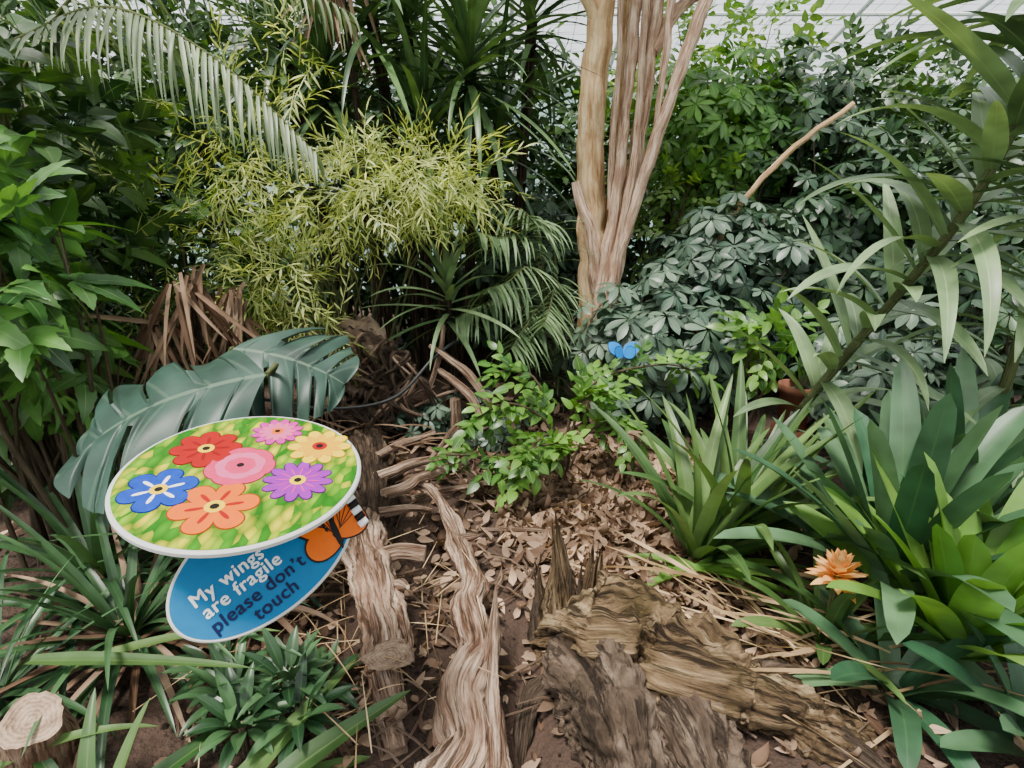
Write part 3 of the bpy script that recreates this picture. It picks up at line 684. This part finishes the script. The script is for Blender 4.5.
for a, b, c_, r in (((.85, 1.25, .02), (1.0, 1.12, .03), (1.15, 1.02, -.04), .035), ((.7, 1.35, .06), (.92, 1.42, .06), (1.1, 1.44, -.02), .04), ((.18, 1.45, .02), (.06, 1.36, .02), (.02, 1.2, -.06), .03)):
    tube(mb, [a, b, c_], [r*1.4, r, r*.5], 24, 30, .1, 2, 90, mi=1, lump=.5, fine=.2, wob=.3)
mb.obj('driftwood_stump', [M_stumpg, M_driftd])
mb = MB()
tube(mb, [(-1.32, 1.15, -.05), (-1.26, 1.12, .13), (-1.21, 1.08, .26)], [.085, .075, .068], 36, 30, .05, 2, 51, cap=1, lump=.25)
mb.obj('tree_stump', [M_drift, M_cut])
# root ball + bark
mb = MB()
tube(mb, [(-1.3, 3.55, .1), (-1.15, 3.5, .42), (-.95, 3.45, .52), (-.68, 3.45, .38)], [.10, .18, .21, .12], 60, 60, .2, 3, 61, lump=.6, fine=.3)
for k in range(80):
    a = random.uniform(0, 6.28); x = -.93+.30*math.cos(a); z = .48+.18*math.sin(a)
    tube(mb, [(x, 3.38, z), (x+random.uniform(-.12, .12), 3.24, z+random.uniform(-.1, .1)), (x+random.uniform(-.25, .25), 3.27, z-.2)], [.016, .012, .005], 6, 10, .2, 2, k, mi=(1 if k % 4 == 0 else 0))
mb.obj('uprooted_stump', [M_driftd, M_drift])
mb = MB()
for a, b, r in (((-.50, 3.35, .66), (-.10, 3.2, .26), .05), ((-.45, 3.3, .52), (-.16, 3.18, .18), .055), ((-.42, 3.4, .78), (-.55, 3.3, .3), .022), ((-.2, 3.3, .4), (-.6, 3.25, .3), .018)):
    a = np.array(a); b = np.array(b)
    tube(mb, [a, (a+b)/2+np.array([.03, 0, .04]), b], [r*.6, r, r*.7], 16, 20, .15, 2, 5, squash=.5, wob=.2)
tube(mb, [(-.35, 3.25, .35), (-.35, 3.27, .1), (-.35, 3.3, -.05)], [.03, .04, .05], 12, 10, .1, 2, 6)
mb.obj('bark_slab', [M_drift])
mb = MB()
tube(mb, [(-1.9, 3.3, .3), (-1.5, 3.15, .38), (-1.1, 3.1, .34), (-.7, 3.12, .40), (-.45, 3.3, .62), (-.3, 3.6, .6), (-.1, 4.0, .1)], [.010]*3, 8, 50)
mb.obj('garden_hose', [plain('black_rubber', (.015, .018, .018), .5)])

def lathe(prof_, c, seg=32):
    V = []; n = len(prof_)
    th = np.linspace(0, 2*np.pi, seg, endpoint=False)
    for r, z in prof_: V.append(np.stack([c[0]+r*np.cos(th), c[1]+r*np.sin(th), np.full(seg, c[2]+z)], -1))
    V = np.concatenate(V); Q = [(i*seg+j, i*seg+(j+1) % seg, (i+1)*seg+(j+1) % seg, (i+1)*seg+j) for i in range(n-1) for j in range(seg)]
    return V, Q, np.zeros((len(V), 4))
M_terr = plain('terracotta', (.36, .14, .08), .8, var=.5, scale=9)
mb = MB(); mb.raw(*lathe([(.001, 0), (.08, 0), (.10, .24), (.115, .24), (.115, .29), (.10, .29), (.095, .24), (.001, .24)], (1.80, 3.35, .12)))
mb.raw(*lathe([(.001, 0), (.12, 0), (.12, .15), (.001, .15)], (1.80, 3.35, -.03)))
mb.obj('terracotta_pot', [M_terr])

# ------------------------------------------------------------------ sign
sign = bpy.data.objects.new('butterfly_garden_sign', None); COL.objects.link(sign)
def poly_obj(name, polys, mats, ex, ey, n, C):
    me = bpy.data.meshes.new(name); V = []; F = []; MI = []
    ex, ey, n, C = map(lambda a: np.array(a, float), (ex, ey, n, C))
    for pts, h, mi in polys:
        s = len(V)
        for x, y in pts: V.append(tuple(C+ex*x+ey*y+n*h))
        F.append(list(range(s, s+len(pts)))); MI.append(mi)
    me.from_pydata(V, [], F)
    for p, mi in zip(me.polygons, MI): p.material_index = mi
    for m in mats: me.materials.append(m)
    o = bpy.data.objects.new(name, me); COL.objects.link(o); o.parent = sign
    return o
def ell(cx, cy, a, b, rot=0, n=28, pinch=0):
    o = []
    for i in range(n):
        t = 2*math.pi*i/n; x = a*math.cos(t); y = b*math.sin(t)*(1+pinch*math.cos(t))
        o.append((cx+x*math.cos(rot)-y*math.sin(rot), cy+x*math.sin(rot)+y*math.cos(rot)))
    return o
def plate(name, a, b, th, ex, ey, n, C, mat):
    ex, ey, n, C = map(lambda q: np.array(q, float), (ex, ey, n, C)); seg = 96
    V = []; t = np.linspace(0, 2*np.pi, seg, endpoint=False)
    for f, h in ((.001, -th), (.985, -th), (1, -th*.8), (1, -.2*th), (.985, 0), (.001, 0)):
        V.append(C+np.outer(np.cos(t)*a*f, ex)+np.outer(np.sin(t)*b*f, ey)+n*h)
    V = np.concatenate(V); Q = [(i*seg+j, i*seg+(j+1) % seg, (i+1)*seg+(j+1) % seg, (i+1)*seg+j) for i in range(5) for j in range(seg)]
    mb = MB(); mb.raw(V, Q, np.zeros((len(V), 4))); o = mb.obj(name, [mat], False); o.parent = sign
    return o
def pc(name, c, c2=None): return plain(name, c, .5, c2=c2, scale=60, var=.15, spec=.2)
M_white = pc('white_board', (.60, .60, .58))
M_sky = pc('blue_print', (.0, .12, .30), (.0, .155, .35)); M_navy = pc('navy_print', (.003, .004, .05)); M_wt = pc('white_print', (.85, .85, .85))
M_red = pc('red_print', (.38, .0, .001), (.28, .0, .0)); M_pink = pc('pink_print', (.55, .015, .09), (.64, .05, .14)); M_mag = pc('magenta_print', (.50, .003, .25), (.56, .04, .33))
M_yel = pc('yellow_print', (.80, .55, .0), (.78, .48, .0)); M_yel2 = pc('amber_print', (.75, .38, .0)); M_or = pc('orange_print', (.68, .09, .0), (.72, .15, .0)); M_blu = pc('blue_petal_print', (.0, .015, .28), (.005, .07, .46))
M_pur = pc('purple_print', (.20, .002, .28), (.34, .015, .42)); M_blk = pc('black_print', (.006, .004, .004)); M_lpk = pc('light_pink_print', (.70, .11, .26))
M_dred = pc('dark_red_print', (.22, .0, .0))
m, nt, N, L = newmat('meadow_print')
tc = N.new('ShaderNodeTexCoord'); vo = N.new('ShaderNodeTexVoronoi'); vo.inputs['Scale'].default_value = 60
mp = N.new('ShaderNodeMapping'); mp.inputs['Scale'].default_value = (1, .45, 1); mp.inputs['Rotation'].default_value = (0, 0, .7)
L.new(tc.outputs['Object'], mp.inputs[0]); L.new(mp.outputs[0], vo.inputs['Vector'])
cr = N.new('ShaderNodeValToRGB'); cr.color_ramp.interpolation = 'LINEAR'; e = cr.color_ramp.elements; e[0].color = (.01, .15, .0, 1); e[1].position = .9; e[1].color = (.70, .60, .0, 1); k = e.new(.3); k.color = (.07, .30, .0, 1); k = e.new(.65); k.color = (.28, .47, .0, 1)
sc_ = N.new('ShaderNodeSeparateColor'); L.new(vo.outputs['Color'], sc_.inputs[0]); L.new(sc_.outputs[0], cr.inputs[0])
p = N.new('ShaderNodeBsdfPrincipled'); L.new(mixc(N, L, math_(N, L, 'MULTIPLY', vo.outputs['Distance'], 1.0, clamp=True), cr.outputs[0], (.005, .09, .0)), p.inputs['Base Color']); p.inputs['Roughness'].default_value = .5
p.inputs['Specular IOR Level'].default_value = .2
o = N.new('ShaderNodeOutputMaterial'); L.new(p.outputs[0], o.inputs[0]); M_mead = m
n1 = nrm(np.array([.10, -.14, .98])); ex1 = nrm(np.cross([0, 1, 0], n1)); ey1 = np.cross(n1, ex1); C1 = np.array((-.548, 1.03, .976))
plate('round_panel', .232, .232, .012, ex1, ey1, n1, C1, M_white)
poly_obj('meadow_print_face', [(ell(0, 0, .224, .224, 0, 96), .0008, 0)], [M_mead], ex1, ey1, n1, C1)
def flower(name, cx, cy, r, n, w, m1, m2, m3, layers=1, rot=0, pinch=.35):
    polys = []; h = .0016
    for i in range(n):
        a = rot+2*math.pi*i/n
        polys.append((ell(cx+math.cos(a)*r*.55, cy+math.sin(a)*r*.55, r*.50, r*(w+.035), a, 20, pinch), .0012+.00001*i, 3))
    for l in range(layers):
        rr = r*(1-.28*l)
        for i in range(n):
            a = rot+l*math.pi/n+2*math.pi*i/n
            polys.append((ell(cx+math.cos(a)*rr*.55, cy+math.sin(a)*rr*.55, rr*.47, rr*w, a, 20, pinch), h, 0 if l % 2 == 0 else 1)); h += .00006
        if layers == 1:
            for i in range(n):
                a = rot+2*math.pi*i/n
                polys.append((ell(cx+math.cos(a)*rr*.42, cy+math.sin(a)*rr*.42, rr*.25, rr*w*.18, a, 12, .3), h, 1)); h += .00002
    polys.append((ell(cx, cy, r*.24, r*.24), h+.0002, 2)); polys.append((ell(cx, cy, r*.11, r*.11), h+.0004, 4))
    dk = pc(name+'_edge', tuple(x*.35 for x in m1.node_tree.nodes['Mix'].inputs[6].default_value[:3]))
    poly_obj(name, polys, [m1, m2, m3, dk, M_blk], ex1, ey1, n1, C1)
flower('pink_daisy_print', .008, .160, .054, 12, .17, M_mag, M_lpk, M_or, 2)
flower('yellow_flower_print', .118, .116, .066, 10, .2, M_yel, M_yel2, M_red, 2, .2)
flower('red_flower_print', -.108, .068, .068, 8, .26, M_red, M_dred, M_yel, 1, .3)
flower('rose_print', -.014, .020, .066, 7, .50, M_pink, M_lpk, M_pink, 3, .1, .1)
flower('purple_daisy_print', .115, -.012, .066, 12, .16, M_pur, M_mag, M_yel, 1, .1)
flower('orange_flower_print', -.003, -.112, .075, 6, .30, M_or, M_red, M_yel, 1, .4)
flower('blue_flower_print', -.125, -.078, .066, 6, .32, M_blu, M_wt, M_yel, 1, .6)
# oval panel
n2 = nrm(np.array([.30, -.78, .55])); h_ = nrm(np.cross([0, 0, 1], n2)); u_ = np.cross(n2, h_)
th = math.radians(29); ex2 = h_*math.cos(th)+u_*math.sin(th); ey2 = np.cross(n2, ex2); C2 = np.array((-.483, .94, .836))
plate('oval_panel', .190, .112, .012, ex2, ey2, n2, C2, M_white)
poly_obj('blue_print_face', [(ell(0, 0, .184, .106, 0, 96), .0008, 0)], [M_sky], ex2, ey2, n2, C2)
for i, (txt, x, y, mt) in enumerate((('My wings', -.072, .004, M_wt), ('are fragile', -.060, -.026, M_wt), ('please don\u2019t', -.046, -.057, M_navy), ('touch', -.030, -.088, M_navy))):
    cu = bpy.data.curves.new('t', 'FONT'); cu.body = txt; cu.size = .036; cu.extrude = .0004; cu.align_x = 'CENTER'; cu.space_character = 1.08
    to = bpy.data.objects.new('tmp', cu); COL.objects.link(to); bpy.context.view_layer.update()
    me = bpy.data.meshes.new_from_object(to.evaluated_get(bpy.context.evaluated_depsgraph_get()))
    bpy.data.objects.remove(to); me.materials.clear(); me.materials.append(mt)
    bm = bmesh.new(); bm.from_mesh(me); g0 = bm.verts[:]+bm.edges[:]+bm.faces[:]
    for dx, dy, dz in ((.0018, .0006, .0002), (.0009, -.0006, .0004)):
        g = bmesh.ops.duplicate(bm, geom=g0)
        for v in [q for q in g['geom'] if isinstance(q, bmesh.types.BMVert)]: v.co.x += dx; v.co.y += dy; v.co.z += dz
    bm.to_mesh(me); bm.free()
    for v in me.vertices:
        q = C2+ex2*(v.co.x+x)+ey2*(v.co.y+y)+n2*(.0018+v.co.z); v.co = q
    ob = bpy.data.objects.new('lettering_%d' % (i+1), me); COL.objects.link(ob); ob.parent = sign
pol = []
bx, by = .124, -.044
for (dx, dy, a, b, rt) in ((-.012, .038, .054, .036, 2.0), (-.026, -.008, .036, .026, 2.9), (.032, .036, .050, .033, .9), (.036, -.004, .036, .028, .0)):
    pol.append((ell(bx+dx, by+dy, a*1.10, b*1.13, rt, 28, .25), .004+len(pol)*.0001, 0)); pol.append((ell(bx+dx, by+dy, a, b, rt, 28, .25), .0042+len(pol)*.0001, 1))
for k in range(7): pol.append((ell(bx-.022+.006*k, by+.036-.003*k, .034, .0010, 2.3-.2*k, 10), .0056, 0))
for k in range(5): pol.append((ell(bx+.028+.004*k, by+.03-.006*k, .030, .0010, 1.2-.25*k, 10), .0056, 0))
pol.append((ell(bx+.006, by+.002, .040, .006, 1.35, 16), .006, 0))
poly_obj('butterfly_print', pol, [M_blk, M_or], ex2, ey2, n2, C2)
mb = MB()
for k in range(7):
    q = C2+ex2*(.190-.002*k)+ey2*(.020-.014*k)+n2*.004
    tube(mb, [q-ex2*.006, q, q+ex2*.014], [.007, .008, .007], 12, 5, mi=k % 2)
ob = mb.obj('caterpillar_trim', [M_wt, M_blk]); ob.parent = sign
mb = MB()
tube(mb, [(-.93, 1.88, -.05), (-.78, 1.55, .45), C1-n1*.012+np.array([-.03, .10, 0])], [.014]*3, 14, 12)
tube(mb, [(-.66, 1.28, .84), (-.56, 1.08, .83), C2-n2*.012], [.010]*3, 10, 8)
mb.raw(*lathe([(.001, -.012), (.06, -.012), (.06, 0), (.001, 0)], C1-n1*.016+np.array([0, .02, -.012])))
ob = mb.obj('post', [plain('dark_green_post', (.02, .035, .02), .5)]); ob.parent = sign

# ------------------------------------------------------------------ butterfly
mb = MB()
bc = np.array((.615, 2.98, .69))
for s in (-1, 1):
    for sp, l, w in ((1.3, .112, .088), (-1.8, .078, .075)):
        D = nrm(np.array([s*.80, .25*sp, .75])); up = np.array([-s*.5, -.85, .5]); F = frame1(D, up)
        mb.add(leaf(l, w, 'petal', 10, 3, .1, 0), F, bc+D*.004, 1.0, 1)
        mb.add(leaf(l*.97, w*.92, 'petal', 10, 3, .1, 0), F, bc+D*.004+F[:, 2]*.0015, 1.0, 0)
        mb.add(leaf(l*.97, w*.92, 'petal', 10, 3, .1, 0), F, bc+D*.004-F[:, 2]*.0015, 1.0, 0)
tube(mb, [bc+np.array([0, -.03, -.012]), bc, bc+np.array([0, .03, .012])], [.003, .005, .004], 8, 8, mi=1)
for s in (-1, 1): tube(mb, [bc+np.array([0, .03, .012]), bc+np.array([s*.012, .05, .03])], [.0012, .0008], 5, 3, mi=1)
mbl = plain('morpho_blue', (.0, .13, .50), .7, .0, .05, c2=(.0, .24, .60))
mb.obj('blue_morpho_butterfly', [mbl, plain('butterfly_black', (.01, .01, .015), .5)])

# ------------------------------------------------------------------ greenhouse
def box(mb, a, b):
    a = np.array(a); b = np.array(b)
    V = [(x, y, z) for x in (a[0], b[0]) for y in (a[1], b[1]) for z in (a[2], b[2])]
    Q = [(0, 1, 3, 2), (4, 6, 7, 5), (0, 4, 5, 1), (2, 3, 7, 6), (0, 2, 6, 4), (1, 5, 7, 3)]
    mb.raw(V, Q, np.zeros((8, 4)))
M_frame = plain('white_frame', (.75, .77, .78), .5)
m, nt, N, L = newmat('polycarbonate_sheet')
t = N.new('ShaderNodeBsdfTranslucent'); t.inputs[0].default_value = (.75, .9, .88, 1); d = N.new('ShaderNodeBsdfPrincipled'); d.inputs['Base Color'].default_value = (.7, .8, .78, 1); d.inputs['Roughness'].default_value = .3
mx = N.new('ShaderNodeMixShader'); mx.inputs[0].default_value = .35; L.new(t.outputs[0], mx.inputs[1]); L.new(d.outputs[0], mx.inputs[2]); o = N.new('ShaderNodeOutputMaterial'); L.new(mx.outputs[0], o.inputs[0])
for nm, a, b in (('wall_back', (-7, 9.5, -.1), (7, 9.53, 3.2)), ('wall_left', (-7.03, -2, -.1), (-7, 9.5, 3.2)), ('wall_right', (7, -2, -.1), (7.03, 9.5, 3.2))):
    mb = MB(); box(mb, a, b); mb.obj(nm, [m], False)
mb = MB()
for x in np.arange(-7, 7.1, 1.4): box(mb, (x-.025, 9.43, 0), (x+.025, 9.5, 3.2))
for z in (1.0, 2.1, 3.2): box(mb, (-7, 9.44, z-.02), (7, 9.5, z+.03))
def rb(x0, y0, z0, x1, y1, z1, r, n=4): tube(mb, [(x0, y0, z0), (x1, y1, z1)], [r, r], n, 2)
for x in np.arange(-7, 7.1, 1.4): rb(x, 9.5, 3.2, x, -2, 6.5, .03, 8)
for k in np.linspace(0, 1, 8): rb(-7, 9.5-11.5*k, 3.2+3.3*k, 7, 9.5-11.5*k, 3.2+3.3*k, .025, 8)
mb.obj('trim_1', [M_frame], False)
mb = MB()
for x in np.arange(-7, 7.01, .2): rb(x, 9.5, 3.24, x, -2, 6.54, .004)
for k in np.linspace(0, 1, 60): rb(-7, 9.5-11.5*k, 3.24+3.3*k, 7, 9.5-11.5*k, 3.24+3.3*k, .004)
mb.obj('ceiling', [plain('roof_netting', (.45, .47, .48), .6)], False)
mb = MB(); mb.raw([(-60, -60, -.15), (60, -60, -.15), (60, 60, -.15), (-60, 60, -.15)], [(0, 1, 2, 3)], np.zeros((4, 4)))
mb.obj('outdoor_lawn', [plain('grass', (.08, .14, .04), .9, var=.4, scale=2)])

# ------------------------------------------------------------------ light + camera
w = bpy.data.worlds.new('overcast_sky'); scene.world = w; w.use_nodes = True
bg = w.node_tree.nodes['Background']; bg.inputs[0].default_value = (.93, .97, 1.0, 1); bg.inputs[1].default_value = 1.75
sd = bpy.data.lights.new('sun', 'SUN'); sd.energy = 8.5; sd.angle = math.radians(14); sd.color = (1, .95, .86)
so = bpy.data.objects.new('sun', sd); COL.objects.link(so); so.rotation_euler = (math.radians(16), math.radians(-14), 0)
cd = bpy.data.cameras.new('camera'); cd.sensor_width = 36; cd.lens = 560/1024*36; cd.clip_start = .05
co = bpy.data.objects.new('camera', cd); COL.objects.link(co); co.location = (0, 0, 1.5); co.rotation_euler = (math.radians(72), 0, 0)
scene.camera = co
